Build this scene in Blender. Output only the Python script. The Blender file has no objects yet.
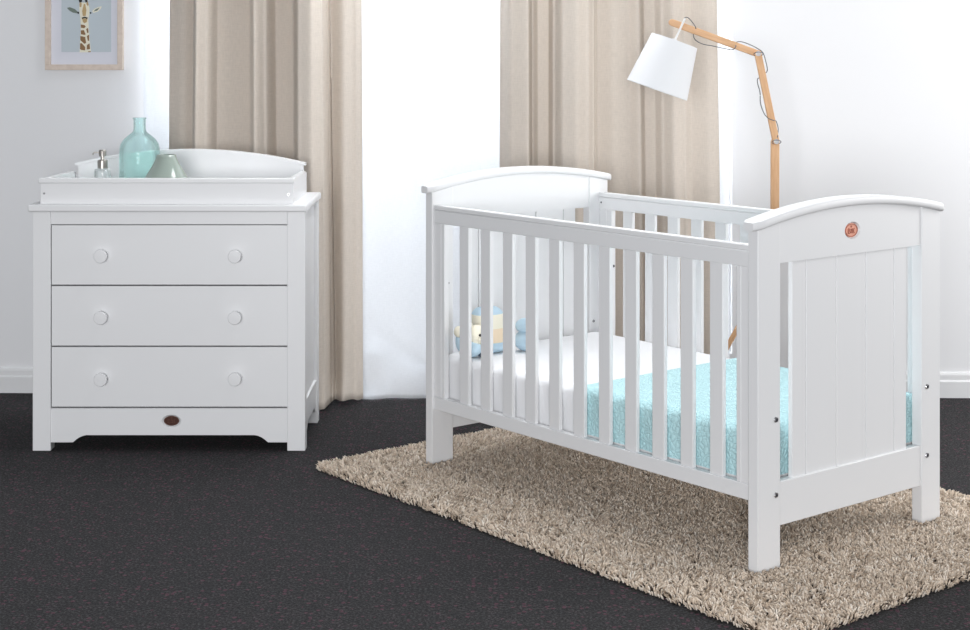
import bpy, bmesh, math, random
import numpy as np
from mathutils import Vector, Matrix
random.seed(7)
RNG = np.random.default_rng(11)
S = bpy.context.scene
COL = S.collection
pi = math.pi

# ------------------------------------------------------------------ camera, world, lights
H = 1.31; F = 1603.3; CX = 485.0; CY = 47.76
cam_d = bpy.data.cameras.new('camera'); cam = bpy.data.objects.new('camera', cam_d); COL.objects.link(cam)
cam.location = (0, 0, H); cam.rotation_euler = (pi/2, 0, 0)
cam_d.sensor_width = 36; cam_d.lens = F/970*36; cam_d.shift_x = 0; cam_d.shift_y = -(315-CY)/970
cam_d.clip_start = .05
S.camera = cam
W_ = bpy.data.worlds.new('world'); S.world = W_; W_.use_nodes = True
bg = W_.node_tree.nodes['Background']; bg.inputs[0].default_value = (.92, .95, 1.0, 1); bg.inputs[1].default_value = .28
S.view_settings.view_transform = 'Standard'; S.view_settings.look = 'None'
S.view_settings.gamma = 1; S.view_settings.exposure = .06; S.view_settings.use_curve_mapping = False
def area(name, loc, target, sx, sy, power, color):
    l = bpy.data.lights.new(name, 'AREA'); l.shape = 'RECTANGLE'; l.size = sx; l.size_y = sy; l.energy = power; l.color = color
    o = bpy.data.objects.new(name, l); COL.objects.link(o); o.location = loc
    o.rotation_euler = (Vector(target)-Vector(loc)).to_track_quat('-Z', 'Y').to_euler()
    return o
area('daylight_window', (-.17, 6.85, 2.75), (-.17, 3.0, 1.2), 2.9, 2.4, 375, (.95, .97, 1))
area('side_fill', (3.3, 4.85, 1.6), (-.2, 5.2, .7), 1.6, 1.7, 54, (1, .99, .98))  # added raking fill from the right, no window there
area('front_fill', (-.6, -2.4, 1.35), (0, 5.0, .9), 2.6, 1.6, 300, (.98, .985, 1))  # added fill from the camera side, brightens cot and chest fronts
area('overhead_fill', (.05, 5.42, 2.9), (-.2, 5.3, 0), 1.5, .7, 35, (.97, .985, 1))  # added unseen fill from above, brightens rug corner and top surfaces

def X(px, D): return (px-CX)*D/F
def Z(py, D): return H-(py-CY)*D/F

# ------------------------------------------------------------------ materials
def mat(name, col, rough=.5, metal=0, **kw):
    m = bpy.data.materials.new(name); m.use_nodes = True
    b = m.node_tree.nodes['Principled BSDF']
    b.inputs['Base Color'].default_value = (*col, 1); b.inputs['Roughness'].default_value = rough; b.inputs['Metallic'].default_value = metal
    for k, v in kw.items(): b.inputs[k.replace('_', ' ')].default_value = v
    return m
def nod(m, t, **kw):
    n = m.node_tree.nodes.new(t)
    for k, v in kw.items():
        if hasattr(n, k): setattr(n, k, v)
        else: n.inputs[k].default_value = v
    return n
def lk(m, a, b): m.node_tree.links.new(a, b)
def bsdf(m): return m.node_tree.nodes['Principled BSDF']
def ramp(m, fac, stops):
    r = nod(m, 'ShaderNodeValToRGB'); e = r.color_ramp.elements
    while len(e) < len(stops): e.new(.5)
    for el, (p, c) in zip(e, stops): el.position = p; el.color = (*c, 1)
    lk(m, fac, r.inputs[0]); return r
def bump(m, h, strength=.2, dist=.002):
    b = nod(m, 'ShaderNodeBump'); b.inputs['Strength'].default_value = strength; b.inputs['Distance'].default_value = dist
    lk(m, h, b.inputs['Height']); lk(m, b.outputs[0], bsdf(m).inputs['Normal']); return b
def objco(m): return nod(m, 'ShaderNodeTexCoord').outputs['Object']

M_paint = mat('white_satin_paint', (.80, .805, .815), .38)
n = nod(M_paint, 'ShaderNodeTexNoise'); n.inputs['Scale'].default_value = 60; lk(M_paint, objco(M_paint), n.inputs['Vector']); bump(M_paint, n.outputs[0], .03, .001)
M_wall = mat('matt_wall_paint', (.80, .805, .82), .85)
n = nod(M_wall, 'ShaderNodeTexNoise'); n.inputs['Scale'].default_value = 180; lk(M_wall, objco(M_wall), n.inputs['Vector']); bump(M_wall, n.outputs[0], .06, .001)
M_trim = mat('baseboard_gloss_paint', (.76, .765, .775), .35)
M_steel = mat('brushed_steel', (.55, .55, .56), .28, 1)
M_dark = mat('dark_socket', (.06, .06, .07), .5)
M_copper = mat('rose_copper', (.75, .36, .26), .38, .35)
M_bronze = mat('dark_bronze', (.065, .022, .013), .35, .3)

# charcoal carpet
M_carpet = mat('charcoal_carpet', (.03, .03, .035), .95)
co = objco(M_carpet)
n1 = nod(M_carpet, 'ShaderNodeTexNoise'); n1.inputs['Scale'].default_value = 150; n1.inputs['Detail'].default_value = 3; n1.inputs['Roughness'].default_value = .7; lk(M_carpet, co, n1.inputs['Vector'])
r1 = ramp(M_carpet, n1.outputs[0], [(.41, (.0005, .0005, .0007)), (.5, (.004, .004, .0045)), (.59, (.038, .037, .041))])
v1 = nod(M_carpet, 'ShaderNodeTexVoronoi'); v1.inputs['Scale'].default_value = 75; lk(M_carpet, co, v1.inputs['Vector'])
sp = nod(M_carpet, 'ShaderNodeSeparateColor'); lk(M_carpet, v1.outputs['Color'], sp.inputs[0])
gt = nod(M_carpet, 'ShaderNodeMath', operation='GREATER_THAN'); gt.inputs[1].default_value = .80; lk(M_carpet, sp.outputs[0], gt.inputs[0])
ls = nod(M_carpet, 'ShaderNodeMath', operation='LESS_THAN'); ls.inputs[1].default_value = .42; lk(M_carpet, v1.outputs['Distance'], ls.inputs[0])
mu = nod(M_carpet, 'ShaderNodeMath', operation='MULTIPLY'); lk(M_carpet, gt.outputs[0], mu.inputs[0]); lk(M_carpet, ls.outputs[0], mu.inputs[1])
mu2 = nod(M_carpet, 'ShaderNodeMath', operation='MULTIPLY'); mu2.inputs[1].default_value = .6; lk(M_carpet, mu.outputs[0], mu2.inputs[0])
n3 = nod(M_carpet, 'ShaderNodeTexNoise'); n3.inputs['Scale'].default_value = 26; n3.inputs['Detail'].default_value = 4; lk(M_carpet, co, n3.inputs['Vector'])
r3 = ramp(M_carpet, n3.outputs[0], [(.36, (.70, .74, .78)), (.5, (1, 1, 1)), (.64, (1.5, 1.25, 1.32))])
m3 = nod(M_carpet, 'ShaderNodeVectorMath', operation='MULTIPLY'); lk(M_carpet, r1.outputs[0], m3.inputs[0]); lk(M_carpet, r3.outputs[0], m3.inputs[1])
mx = nod(M_carpet, 'ShaderNodeMix', data_type='RGBA'); lk(M_carpet, mu2.outputs[0], mx.inputs[0]); lk(M_carpet, m3.outputs[0], mx.inputs[6]); mx.inputs[7].default_value = (.10, .025, .05, 1)
lk(M_carpet, mx.outputs[2], bsdf(M_carpet).inputs['Base Color']); bump(M_carpet, n1.outputs[0], .8, .006)

# shag yarn, one tone per tuft
M_shag = mat('beige_wool_yarn', (.42, .33, .25), .95)
at = nod(M_shag, 'ShaderNodeAttribute', attribute_name='tone')
r = ramp(M_shag, at.outputs['Fac'], [(0, (.40, .31, .23)), (.5, (.80, .675, .55)), (1, (.94, .87, .78))]); lk(M_shag, r.outputs[0], bsdf(M_shag).inputs['Base Color'])
M_back = mat('rug_backing', (.07, .05, .035), .95)

def fabric(name, col, trans, tcol, weave=900, alpha=0):
    m = mat(name, col, .9)
    out = m.node_tree.nodes['Material Output']
    co = nod(m, 'ShaderNodeTexCoord').outputs['UV']
    mp = nod(m, 'ShaderNodeMapping'); lk(m, co, mp.inputs[0]); mp.inputs['Scale'].default_value = (1, .12, 1)
    nn = nod(m, 'ShaderNodeTexNoise'); nn.inputs['Scale'].default_value = weave*.35; nn.inputs['Detail'].default_value = 2; lk(m, mp.outputs[0], nn.inputs['Vector'])
    mp2 = nod(m, 'ShaderNodeMapping'); lk(m, co, mp2.inputs[0]); mp2.inputs['Scale'].default_value = (.12, 1, 1)
    n2 = nod(m, 'ShaderNodeTexNoise'); n2.inputs['Scale'].default_value = weave*.35; n2.inputs['Detail'].default_value = 2; lk(m, mp2.outputs[0], n2.inputs['Vector'])
    ad = nod(m, 'ShaderNodeMath', operation='ADD'); lk(m, nn.outputs[0], ad.inputs[0]); lk(m, n2.outputs[0], ad.inputs[1])
    rr = nod(m, 'ShaderNodeMapRange'); lk(m, ad.outputs[0], rr.inputs[0]); rr.inputs[1].default_value = .7; rr.inputs[2].default_value = 1.3; rr.inputs[3].default_value = .93; rr.inputs[4].default_value = 1.05
    vm = nod(m, 'ShaderNodeVectorMath', operation='SCALE'); vm.inputs[0].default_value = col; lk(m, rr.outputs[0], vm.inputs['Scale'])
    lk(m, vm.outputs[0], bsdf(m).inputs['Base Color'])
    bump(m, ad.outputs[0], .12, .001)
    tr = nod(m, 'ShaderNodeBsdfTranslucent'); tr.inputs[0].default_value = (*tcol, 1)
    ms = nod(m, 'ShaderNodeMixShader'); ms.inputs[0].default_value = trans
    lk(m, bsdf(m).outputs[0], ms.inputs[1]); lk(m, tr.outputs[0], ms.inputs[2])
    last = ms
    if alpha:
        tp = nod(m, 'ShaderNodeBsdfTransparent'); m2 = nod(m, 'ShaderNodeMixShader'); m2.inputs[0].default_value = alpha
        lk(m, ms.outputs[0], m2.inputs[1]); lk(m, tp.outputs[0], m2.inputs[2]); last = m2
    lk(m, last.outputs[0], out.inputs[0])
    return m
M_drape = fabric('oatmeal_linen', (.68, .615, .545), .12, (.66, .48, .36))
M_sheer = fabric('white_voile', (.86, .865, .88), .45, (.80, .82, .85), alpha=.08)
M_shade = fabric('white_lampshade_cloth', (.84, .85, .87), .12, (.9, .9, .92))

# woods
def wood(name, c0, c1, axis=(1, 1, 12)):
    m = mat(name, c0, .5)
    mp = nod(m, 'ShaderNodeMapping'); lk(m, objco(m), mp.inputs[0]); mp.inputs['Scale'].default_value = axis
    nn = nod(m, 'ShaderNodeTexNoise'); nn.inputs['Scale'].default_value = 14; nn.inputs['Detail'].default_value = 4; lk(m, mp.outputs[0], nn.inputs['Vector'])
    r = ramp(m, nn.outputs[0], [(.3, c0), (.7, c1)]); lk(m, r.outputs[0], bsdf(m).inputs['Base Color'])
    return m
M_beech = wood('beech_wood', (.62, .35, .18), (.74, .46, .26), (8, 8, 1))
M_frame = wood('pale_oak_frame', (.60, .50, .43), (.70, .60, .52), (4, 4, 4))
M_ply = wood('bed_base_ply', (.55, .45, .33), (.62, .52, .4))

def glass(name, col, ior=1.45, rough=.0, tr=.75):
    m = bpy.data.materials.new(name); m.use_nodes = True; nt = m.node_tree; nt.nodes.remove(bsdf(m)); out = nt.nodes['Material Output']
    g = nod(m, 'ShaderNodeBsdfGlass'); g.inputs['Color'].default_value = (*col, 1); g.inputs['IOR'].default_value = ior; g.inputs['Roughness'].default_value = rough
    t = nod(m, 'ShaderNodeBsdfTransparent'); t.inputs[0].default_value = (*col, 1)
    s = nod(m, 'ShaderNodeMixShader'); s.inputs[0].default_value = tr
    lk(m, g.outputs[0], s.inputs[1]); lk(m, t.outputs[0], s.inputs[2]); lk(m, s.outputs[0], out.inputs[0]); return m
M_aqua = glass('aqua_glass', (.915, .988, .98), 1.25, 0, .6)
M_clear = glass('clear_glass', (.975, .985, .985), 1.35, 0, .65)
M_pane = glass('window_glass', (.97, .98, .98), 1.1, 0, .95)
M_celadon = mat('celadon_glaze', (.31, .37, .33), .12, Coat_Weight=.6)
M_sheet = mat('white_cotton', (.84, .845, .86), .9)
n = nod(M_sheet, 'ShaderNodeTexNoise'); n.inputs['Scale'].default_value = 9; lk(M_sheet, objco(M_sheet), n.inputs['Vector']); bump(M_sheet, n.outputs[0], .25, .01)
M_aquaq = mat('aqua_quilted_cotton', (.50, .745, .78), .9)
M_matfab = mat('mattress_ticking', (.8, .8, .82), .9)
M_paper = mat('white_mat_board', (.70, .71, .78), .8)
M_print = mat('pale_grey_print', (.52, .585, .63), .8)
M_gcream = mat('giraffe_cream_ink', (.80, .77, .64), .8)
M_gbrown = mat('giraffe_brown_ink', (.26, .15, .07), .8)
M_gblack = mat('giraffe_black_ink', (.02, .02, .02), .8)
M_gtan = mat('giraffe_tan_ink', (.50, .36, .18), .8)
M_ggreen = mat('giraffe_ear_ink', (.16, .20, .17), .8)
M_cable = mat('grey_cable', (.13, .13, .14), .6)
M_pblue = mat('powder_blue_plush', (.50, .66, .77), .95)
M_pcream = mat('cream_plush', (.86, .82, .68), .95)
M_ppeach = mat('peach_plush', (.86, .71, .52), .95)
M_pdark = mat('navy_plush', (.05, .07, .10), .9)
M_white_metal = mat('white_metal', (.8, .8, .8), .35)

# ------------------------------------------------------------------ helpers
def newobj(name, me, parent=None):
    o = bpy.data.objects.new(name, me); COL.objects.link(o)
    if parent is not None: o.parent = parent
    return o
def from_bm(name, bm, m, parent=None, smooth=False, bevel=0, seg=2, loc=None):
    me = bpy.data.meshes.new(name); bmesh.ops.recalc_face_normals(bm, faces=bm.faces[:]); bm.to_mesh(me); bm.free()
    me.materials.append(m)
    if smooth:
        for p in me.polygons: p.use_smooth = True
    o = newobj(name, me, parent)
    if loc: o.location = loc
    if bevel:
        b = o.modifiers.new('bevel', 'BEVEL'); b.width = bevel; b.segments = seg; b.limit_method = 'ANGLE'; b.angle_limit = .6; b.harden_normals = False
        for p in me.polygons: p.use_smooth = True
        me.set_sharp_from_angle(angle=.6) if hasattr(me, 'set_sharp_from_angle') else None
    return o
def bx(bm, x0, x1, y0, y1, z0, z1):
    vs = [bm.verts.new(p) for p in ((x0,y0,z0),(x1,y0,z0),(x1,y1,z0),(x0,y1,z0),(x0,y0,z1),(x1,y0,z1),(x1,y1,z1),(x0,y1,z1))]
    for f in ((0,3,2,1),(4,5,6,7),(0,1,5,4),(1,2,6,5),(2,3,7,6),(3,0,4,7)): bm.faces.new([vs[i] for i in f])
def box(name, r, m, parent=None, bevel=.0015, seg=2):
    bm = bmesh.new(); bx(bm, *r); return from_bm(name, bm, m, parent, bevel=bevel, seg=seg)
def prism(bm, pts, axis, a, b):
    """extrude polygon pts (p,q) along axis between a and b. axis 'x': (y,z); 'y': (x,z); 'z': (x,y)"""
    def P(p, q, t): return {'x': (t, p, q), 'y': (p, t, q), 'z': (p, q, t)}[axis]
    A = [bm.verts.new(P(p, q, a)) for p, q in pts]; B = [bm.verts.new(P(p, q, b)) for p, q in pts]
    n = len(pts)
    bm.faces.new(A); bm.faces.new(B[::-1])
    for i in range(n): bm.faces.new((A[i], A[(i+1) % n], B[(i+1) % n], B[i]))
def lathe(bm, prof, cx, cy, n=48, cap=True):
    rings = []
    for r, z in prof:
        if r < 1e-5: rings.append([bm.verts.new((cx, cy, z))])
        else: rings.append([bm.verts.new((cx+r*math.cos(2*pi*k/n), cy+r*math.sin(2*pi*k/n), z)) for k in range(n)])
    for A, B in zip(rings, rings[1:]):
        for k in range(n):
            if len(A) == 1 and len(B) == 1: continue
            if len(A) == 1: bm.faces.new((A[0], B[k], B[(k+1) % n]))
            elif len(B) == 1: bm.faces.new((A[k], A[(k+1) % n], B[0]))
            else: bm.faces.new((A[k], A[(k+1) % n], B[(k+1) % n], B[k]))
def cyl(bm, p0, p1, r0, r1=None, n=20):
    p0 = Vector(p0); p1 = Vector(p1); r1 = r0 if r1 is None else r1
    q = (p1-p0).to_track_quat('Z', 'Y'); A = []; B = []
    for k in range(n):
        d = q @ Vector((math.cos(2*pi*k/n), math.sin(2*pi*k/n), 0)); A.append(bm.verts.new(p0+d*r0)); B.append(bm.verts.new(p1+d*r1))
    bm.faces.new(A); bm.faces.new(B[::-1])
    for k in range(n): bm.faces.new((A[k], A[(k+1) % n], B[(k+1) % n], B[k]))
def catmull(pts, n=8):
    P = [Vector(p) for p in pts]; P = [2*P[0]-P[1]]+P+[2*P[-1]-P[-2]]; out = []
    for i in range(1, len(P)-2):
        for k in range(n):
            t = k/n; a, b, c, d = P[i-1:i+3]
            out.append(.5*((2*b)+(c-a)*t+(2*a-5*b+4*c-d)*t*t+(3*b-a-3*c+d)*t**3))
    out.append(P[-2]); return out
def tube(bm, pts, r, n=8):
    rings = []
    for i, p in enumerate(pts):
        t = (pts[min(i+1, len(pts)-1)]-pts[max(i-1, 0)]).normalized(); q = t.to_track_quat('Z', 'Y')
        rings.append([bm.verts.new(p+q @ Vector((r*math.cos(2*pi*k/n), r*math.sin(2*pi*k/n), 0))) for k in range(n)])
    for A, B in zip(rings, rings[1:]):
        for k in range(n): bm.faces.new((A[k], A[(k+1) % n], B[(k+1) % n], B[k]))
    bm.faces.new(rings[0]); bm.faces.new(rings[-1][::-1])
def empty(name, loc=(0,0,0), rz=0):
    o = bpy.data.objects.new(name, None); COL.objects.link(o); o.location = loc; o.rotation_euler = (0, 0, rz); o.empty_display_size = .1; return o
def tag(o, label, cat, group=None):
    o['label'] = label; o['category'] = cat
    if group: o['group'] = group
    return o
def structure(o): o['kind'] = 'structure'; return o
def blob(bm, c, r, sx=1, sy=1, sz=1, rot=None, seg=20):
    g = bmesh.ops.create_uvsphere(bm, u_segments=seg, v_segments=seg//2, radius=r)
    M = Matrix.Translation(Vector(c)) @ (rot or Matrix.Identity(4)) @ Matrix.Diagonal((sx, sy, sz, 1))
    bmesh.ops.transform(bm, matrix=M, verts=g['verts'])
def absorb(o, p):
    """merge mesh object p (same parent space) into o, keeping its material"""
    me = o.data; bm = bmesh.new(); bm.from_mesh(me); n = len(bm.faces); b2 = bmesh.new(); b2.from_mesh(p.data)
    tmp = p.data.copy(); bm.from_mesh(tmp); bm.faces.ensure_lookup_table()
    for f in bm.faces[n:]: f.material_index = 1
    me.materials.append(p.data.materials[0]); bm.to_mesh(me); bm.free(); b2.free(); bpy.data.objects.remove(p); return o
def copy_tree(o, parent=None):
    c = o.copy(); COL.objects.link(c); c.parent = parent
    for ch in list(o.children): copy_tree(ch, c)
    return c

# ------------------------------------------------------------------ setting
bm = bmesh.new(); bx(bm, -4.5, 4.5, -1.5, 6.6, -.08, 0); structure(from_bm('floor', bm, M_carpet))
WR = math.atan(-.0247)
wall_root_M = Matrix.Translation((0, 6.057, 0)) @ Matrix.Rotation(WR, 4, 'Z')
def wallY(x): return 6.057-.0247*x
wx0, wx1, wz0, wz1 = -1.27, .93, .16, 2.30
bm = bmesh.new()
bx(bm, -4.5, wx0, 0, .14, 0, 2.75); bx(bm, wx1, 4.5, 0, .14, 0, 2.75); bx(bm, wx0, wx1, 0, .14, 0, wz0); bx(bm, wx0, wx1, 0, .14, wz1, 2.75)
bmesh.ops.transform(bm, matrix=wall_root_M, verts=bm.verts); structure(from_bm('wall_back', bm, M_wall))
bm = bmesh.new()
prism(bm, [(0, 0), (-.018, 0), (-.018, .060), (-.012, .066), (-.012, .084), (-.009, .091), (-.004, .094), (0, .094)], 'x', -4.5, 4.5)
bmesh.ops.transform(bm, matrix=wall_root_M, verts=bm.verts); bb = structure(from_bm('baseboard_back', bm, M_trim))
# window
win = structure(empty('window_1')); win.matrix_world = wall_root_M
bm = bmesh.new(); fw = .05; y0, y1 = .05, .10
bx(bm, wx0, wx1, y0, y1, wz0, wz0+fw); bx(bm, wx0, wx1, y0, y1, wz1-fw, wz1)
bx(bm, wx0, wx0+fw, y0, y1, wz0+fw, wz1-fw); bx(bm, wx1-fw, wx1, y0, y1, wz0+fw, wz1-fw); mc = -.158
bx(bm, mc-.015, mc+.015, y0, y1, wz0+fw, wz1-fw)
from_bm('window_frame', bm, M_trim, win)
for a, b in ((wx0+fw, mc-.015), (mc+.015, wx1-fw)): box('window_pane', (a, b, .070, .076, wz0+fw, wz1-fw), M_pane, win, bevel=0)

# ------------------------------------------------------------------ curtains
def smooth_interp(xs, ys, x):
    i = int(np.clip(np.searchsorted(xs, x)-1, 0, len(xs)-2)); t = (x-xs[i])/(xs[i+1]-xs[i]); t = t*t*(3-2*t); return ys[i]*(1-t)+ys[i+1]*t
def curtain(name, m, top, bot, D, ztop, hem, thick=.003, nx=260, nz=90, bulge=None):
    """top/bot: matching lists of (px, forward offset, shift) describing the folds; hem(t) lifts the lower edge"""
    tx = np.array([p[0] for p in top]); td = np.array([p[1] for p in top]); bxx = np.array([p[0] for p in bot]); bd = np.array([p[1] for p in bot])
    k = np.linspace(0, 1, len(top)); bm = bmesh.new(); uv = bm.loops.layers.uv.new('UVMap'); G = []
    for j in range(nz+1):
        s = j/nz                                  # 0 top .. 1 bottom
        row = []
        for i in range(nx+1):
            t = i/nx
            x = (1-s)*np.interp(t, k, tx)+s*np.interp(t, k, bxx)
            d = (1-s)*smooth_interp(k, td, t)+s*smooth_interp(k, bd, t)
            zb = hem(t); z = ztop*(1-s)+zb*s
            Y = D-d*1.55
            if bulge: Y -= bulge(t, z)
            row.append((bm.verts.new((X(x, D), Y, z)), t, z))
        G.append(row)
    w = abs(X(tx[-1], D)-X(tx[0], D))*1.4
    for j in range(nz):
        for i in range(nx):
            q = (G[j][i], G[j][i+1], G[j+1][i+1], G[j+1][i]); f = bm.faces.new([a[0] for a in q])
            for l, a in zip(f.loops, q): l[uv].uv = (a[1]*w, a[2])
    me = bpy.data.meshes.new(name); bm.to_mesh(me); bm.free(); me.materials.append(m)
    for p in me.polygons: p.use_smooth = True
    o = newobj(name, me)
    sd = o.modifiers.new('solid', 'SOLIDIFY'); sd.thickness = thick; sd.offset = 0
    return o
top = [(171,.0),(186,.012),(199,.0),(200,.05),(204,.075),(212,.055),(219,.004),(236,.0),(251,.002),(253,.055),(257,.07),(265,.045),(273,.0),(285,.0),(292,.004),(294,.05),(302,.085),(312,.08),(321,.05),(324,.02),(326,.0),(343,.012),(354,.006),(361,.0)]
bot = [(168,.0),(183,.012),(193,.0),(194,.05),(199,.075),(208,.055),(217,.004),(238,.0),(252,.002),(254,.055),(260,.07),(270,.045),(280,.0),(288,.0),(296,.004),(298,.06),(305,.11),(318,.125),(328,.09),(334,.02),(336,.01),(346,.05),(356,.02),(363,.0)]
def hemL(t): return .014+.006*math.sin(t*31)+(.012*math.exp(-((t-.93)/.035)**2))
def bulL(t, z):
    q = max(0, 1-z/.16); return .05*q*q*(.5+.5*math.sin(t*23+1))*(t < .97)
c = curtain('drape', M_drape, top, bot, 5.935, 2.42, hemL, bulge=bulL)
tag(c, 'long oatmeal linen curtain hanging behind the chest of drawers', 'curtain')
top = [(501,.0),(512,.05),(526,.06),(531,.02),(537,.0),(549,.0),(553,.04),(562,.075),(574,.08),(586,.06),(592,.035),(594,.01),(597,.0),(612,.012),(624,.004),(634,.02),(642,.0),(652,.0),(658,.03),(667,.055),(677,.04),(688,.01),(702,.012),(713,.0)]
bot = [(499,.0),(511,.05),(528,.06),(533,.02),(539,.0),(548,.0),(553,.04),(562,.075),(574,.08),(586,.06),(593,.035),(595,.01),(598,.0),(616,.012),(632,.004),(642,.02),(648,.0),(657,.0),(664,.03),(674,.055),(685,.04),(694,.01),(709,.012),(723,.0)]
c = curtain('drape', M_drape, top, bot, 5.935, 2.42, lambda t: .012+.004*math.sin(t*27), bulge=lambda t, z: .04*max(0, 1-z/.15)**2)
tag(c, 'long oatmeal linen curtain hanging behind the cot and lamp shade', 'curtain')
# voile
def hemS(t): return .004+.0015*math.sin(t*47)+.0015*math.sin(t*19)
def bulS(t, z):
    b = .006*math.sin(t*34)+.004*math.sin(t*71+1)
    q = max(0, 1-z/.34); px = 140+t*(731-140)
    b += .05*q*math.exp(-((px-372)/14)**2)*(.5+.5*math.sin(z*28)) + .015*q*q*(.5+.5*math.sin(t*31-z*30))
    b += .008*math.exp(-((z-.13-.10*math.exp(-((px-375)/30)**2))/.03)**2)*math.exp(-((px-420)/55)**2)
    e = min(t, 1-t)/.012
    return b*min(1, (t*40), (1-t)*40)-(.062 if t < .5 else .042)*max(0, 1-e)**2
c = curtain('voile', M_sheer, [(140+i*(731-140)/12, 0) for i in range(13)], [(140+i*(731-140)/12, 0) for i in range(13)], 5.985, 2.42, hemS, thick=.0008, nx=360, nz=140, bulge=bulS)
tag(c, 'white voile curtain over the bright window, between and behind the oatmeal curtains', 'curtain')
bm = bmesh.new(); cyl(bm, (-1.45, 5.93, 2.44), (1.1, 5.93, 2.44), .012); rod = from_bm('curtain_rail', bm, M_white_metal, smooth=False)
tag(rod, 'slim white rail from which the window curtains hang', 'curtain rail')

# ------------------------------------------------------------------ framed giraffe print
fr = tag(empty('framed_print', (0, 0, 0)), 'pale wooden framed giraffe print hanging on the wall above the drawers', 'picture')
fD = 6.085; fx0, fx1 = X(45.6, fD), X(123.8, fD); fz0 = Z(70, fD); fz1 = fz0+.42; fcx = (fx0+fx1)/2
fr.matrix_world = Matrix.Translation((fcx, wallY(fcx), fz0)) @ Matrix.Rotation(WR, 4, 'Z')
hw = (fx1-fx0)/2; hh = fz1-fz0; b_ = .021
bm = bmesh.new(); bx(bm, -hw, hw, -.022, -.001, 0, b_); bx(bm, -hw, hw, -.022, -.001, hh-b_, hh); bx(bm, -hw, -hw+b_, -.022, -.001, b_, hh-b_); bx(bm, hw-b_, hw, -.022, -.001, b_, hh-b_)
from_bm('frame', bm, M_frame, fr, bevel=.001)
box('mat_board', (-hw+b_, hw-b_, -.010, -.004, b_, hh-b_), M_paper, fr, bevel=0)
def gp(px, py): return ((px-84.7)*fD/F, H-(py-CY)*fD/F-fz0)     # relative to frame centre / base
box('print_sheet', (gp(61.5,0)[0], gp(111.5,0)[0], -.0112, -.010, gp(0,52)[1], hh-.07), M_print, fr, bevel=0)
gir = None
def patch(name, pts, m, y, parent):
    bm = bmesh.new(); prism(bm, [gp(*p) for p in pts], 'y', y, y+.0006); return from_bm(name, bm, m, parent)
neck = patch('giraffe_figure', [(79.8,52.4),(80,47),(80.6,36),(81,26),(80.6,19),(79.8,12),(79.4,8),(80,4),(82,2.5),(86.5,2.5),(88.6,4.5),(89.8,8),(89.6,14),(88.6,19),(88.8,24),(89.2,32),(90.2,42),(91,49),(91.2,52.2)], M_gcream, -.0118, fr)
def multi(name, polys, m, y):
    bm = bmesh.new()
    for pts in polys: prism(bm, [gp(*p) for p in pts], 'y', y, y+.0006)
    return from_bm(name, bm, m, fr)
multi('coat_patches', [[(81,24.5),(84.6,25),(86,26.5),(84.5,28.2),(81.2,27.8)],[(86.5,29),(88.4,28),(88.8,32.6),(87.4,33)],[(81,30.5),(84,30),(86,34.4),(84.6,35),(81.2,34.2)],[(87.2,36),(89.4,34.6),(89.4,40.6),(88,40.8)],
   [(80.6,36),(85.4,37),(86.4,43),(84.6,43.8),(80.6,40.2)],[(80.4,43.4),(82,43.2),(85.4,47),(85.4,50.4),(82,50),(80.2,49)],[(87.2,45),(89.8,43.4),(90.4,49),(87,49.6)],[(88.4,51.4),(91,51),(91,52.2),(88.2,52.2)]], M_gbrown, -.0124)
multi('face_markings', [[(84,4),(85.5,4),(86.6,10),(86,16),(83,16),(82.4,11)],[(79.6,4),(80.8,1),(82,4),(81.5,7),(80,7)],[(86.4,4),(88,1),(89,5),(88,6)],[(82.4,18.6),(87.6,18.6),(87,22),(84.6,23.4),(83,21.6)]], M_gtan, -.0124)
for pl in [[(78.6,-1.5),(82.3,-1.5),(82.2,2),(79.6,2.6)],[(85,-1.5),(87.6,-1.5),(87.6,2),(85.8,2.6)],[(77.4,12),(79.3,11.6),(79.2,14),(77.8,13.8)],[(90,12),(91.8,12.4),(91.6,13.8),(90.4,13.8)],[(82,17.6),(85,16.6),(88,17.6),(87.6,19),(85,18.2),(82.2,19)]]: multi('dark_marking', [pl], M_gblack, -.0130)
multi('ear', [[(67,7.8),(70,7.2),(75,9),(77.8,11.6),(77,13.4),(73,12.6),(69.5,10.6)]], M_ggreen, -.0118)
multi('ear', [[(102,6.4),(99,6.8),(95,8.6),(92.4,11),(93.6,13),(98,11.6),(101,9)]], M_gcream, -.0118)
multi('ear_marking', [[(100,7.6),(96,9.2),(93.8,11.6),(97.6,10.6)]], M_ggreen, -.0124)

# ------------------------------------------------------------------ chest of drawers
DF = 5.21; DB = 5.645
dx0, dx1 = X(32.6, DF), X(305.2, DF)
dr = tag(empty('chest_of_drawers', ((dx0+dx1)/2, DF, 0)), 'white three drawer chest with round knobs standing on the dark carpet', 'chest of drawers')
ox = (dx0+dx1)/2; hwd = (dx1-dx0)/2; dep = DB-DF
def dX(px, D=DF): return X(px, D)-ox
lw = .0585; ztb = Z(212.2, DF-.012); ztt = Z(204.7, DF-.012)
for sx in (-1, 1):
    for y0 in (0, dep-.05):
        a, b = sorted((sx*hwd, sx*(hwd-lw))); box('leg', (a, b, y0, y0+.05, 0, ztb), M_paint, dr)
for sx in (-1, 1):
    a, b = sorted((sx*(hwd-.012), sx*(hwd-.030))); box('side_panel', (a, b, .048, dep-.048, .14, ztb), M_paint, dr)
    bm = bmesh.new(); a, b = sorted((sx*(hwd-.004), sx*(hwd-.026)))
    prism(bm, [(.05,.150),(.05,.045),(.085,.045),(.12,.068),(dep-.12,.068),(dep-.085,.045),(dep-.05,.045),(dep-.05,.150)], 'x', a, b)
    from_bm('side_rail', bm, M_paint, dr, bevel=.001)
box('back_panel', (-hwd+.03, hwd-.03, dep-.02, dep-.008, .12, ztb), M_paint, dr)
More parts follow.
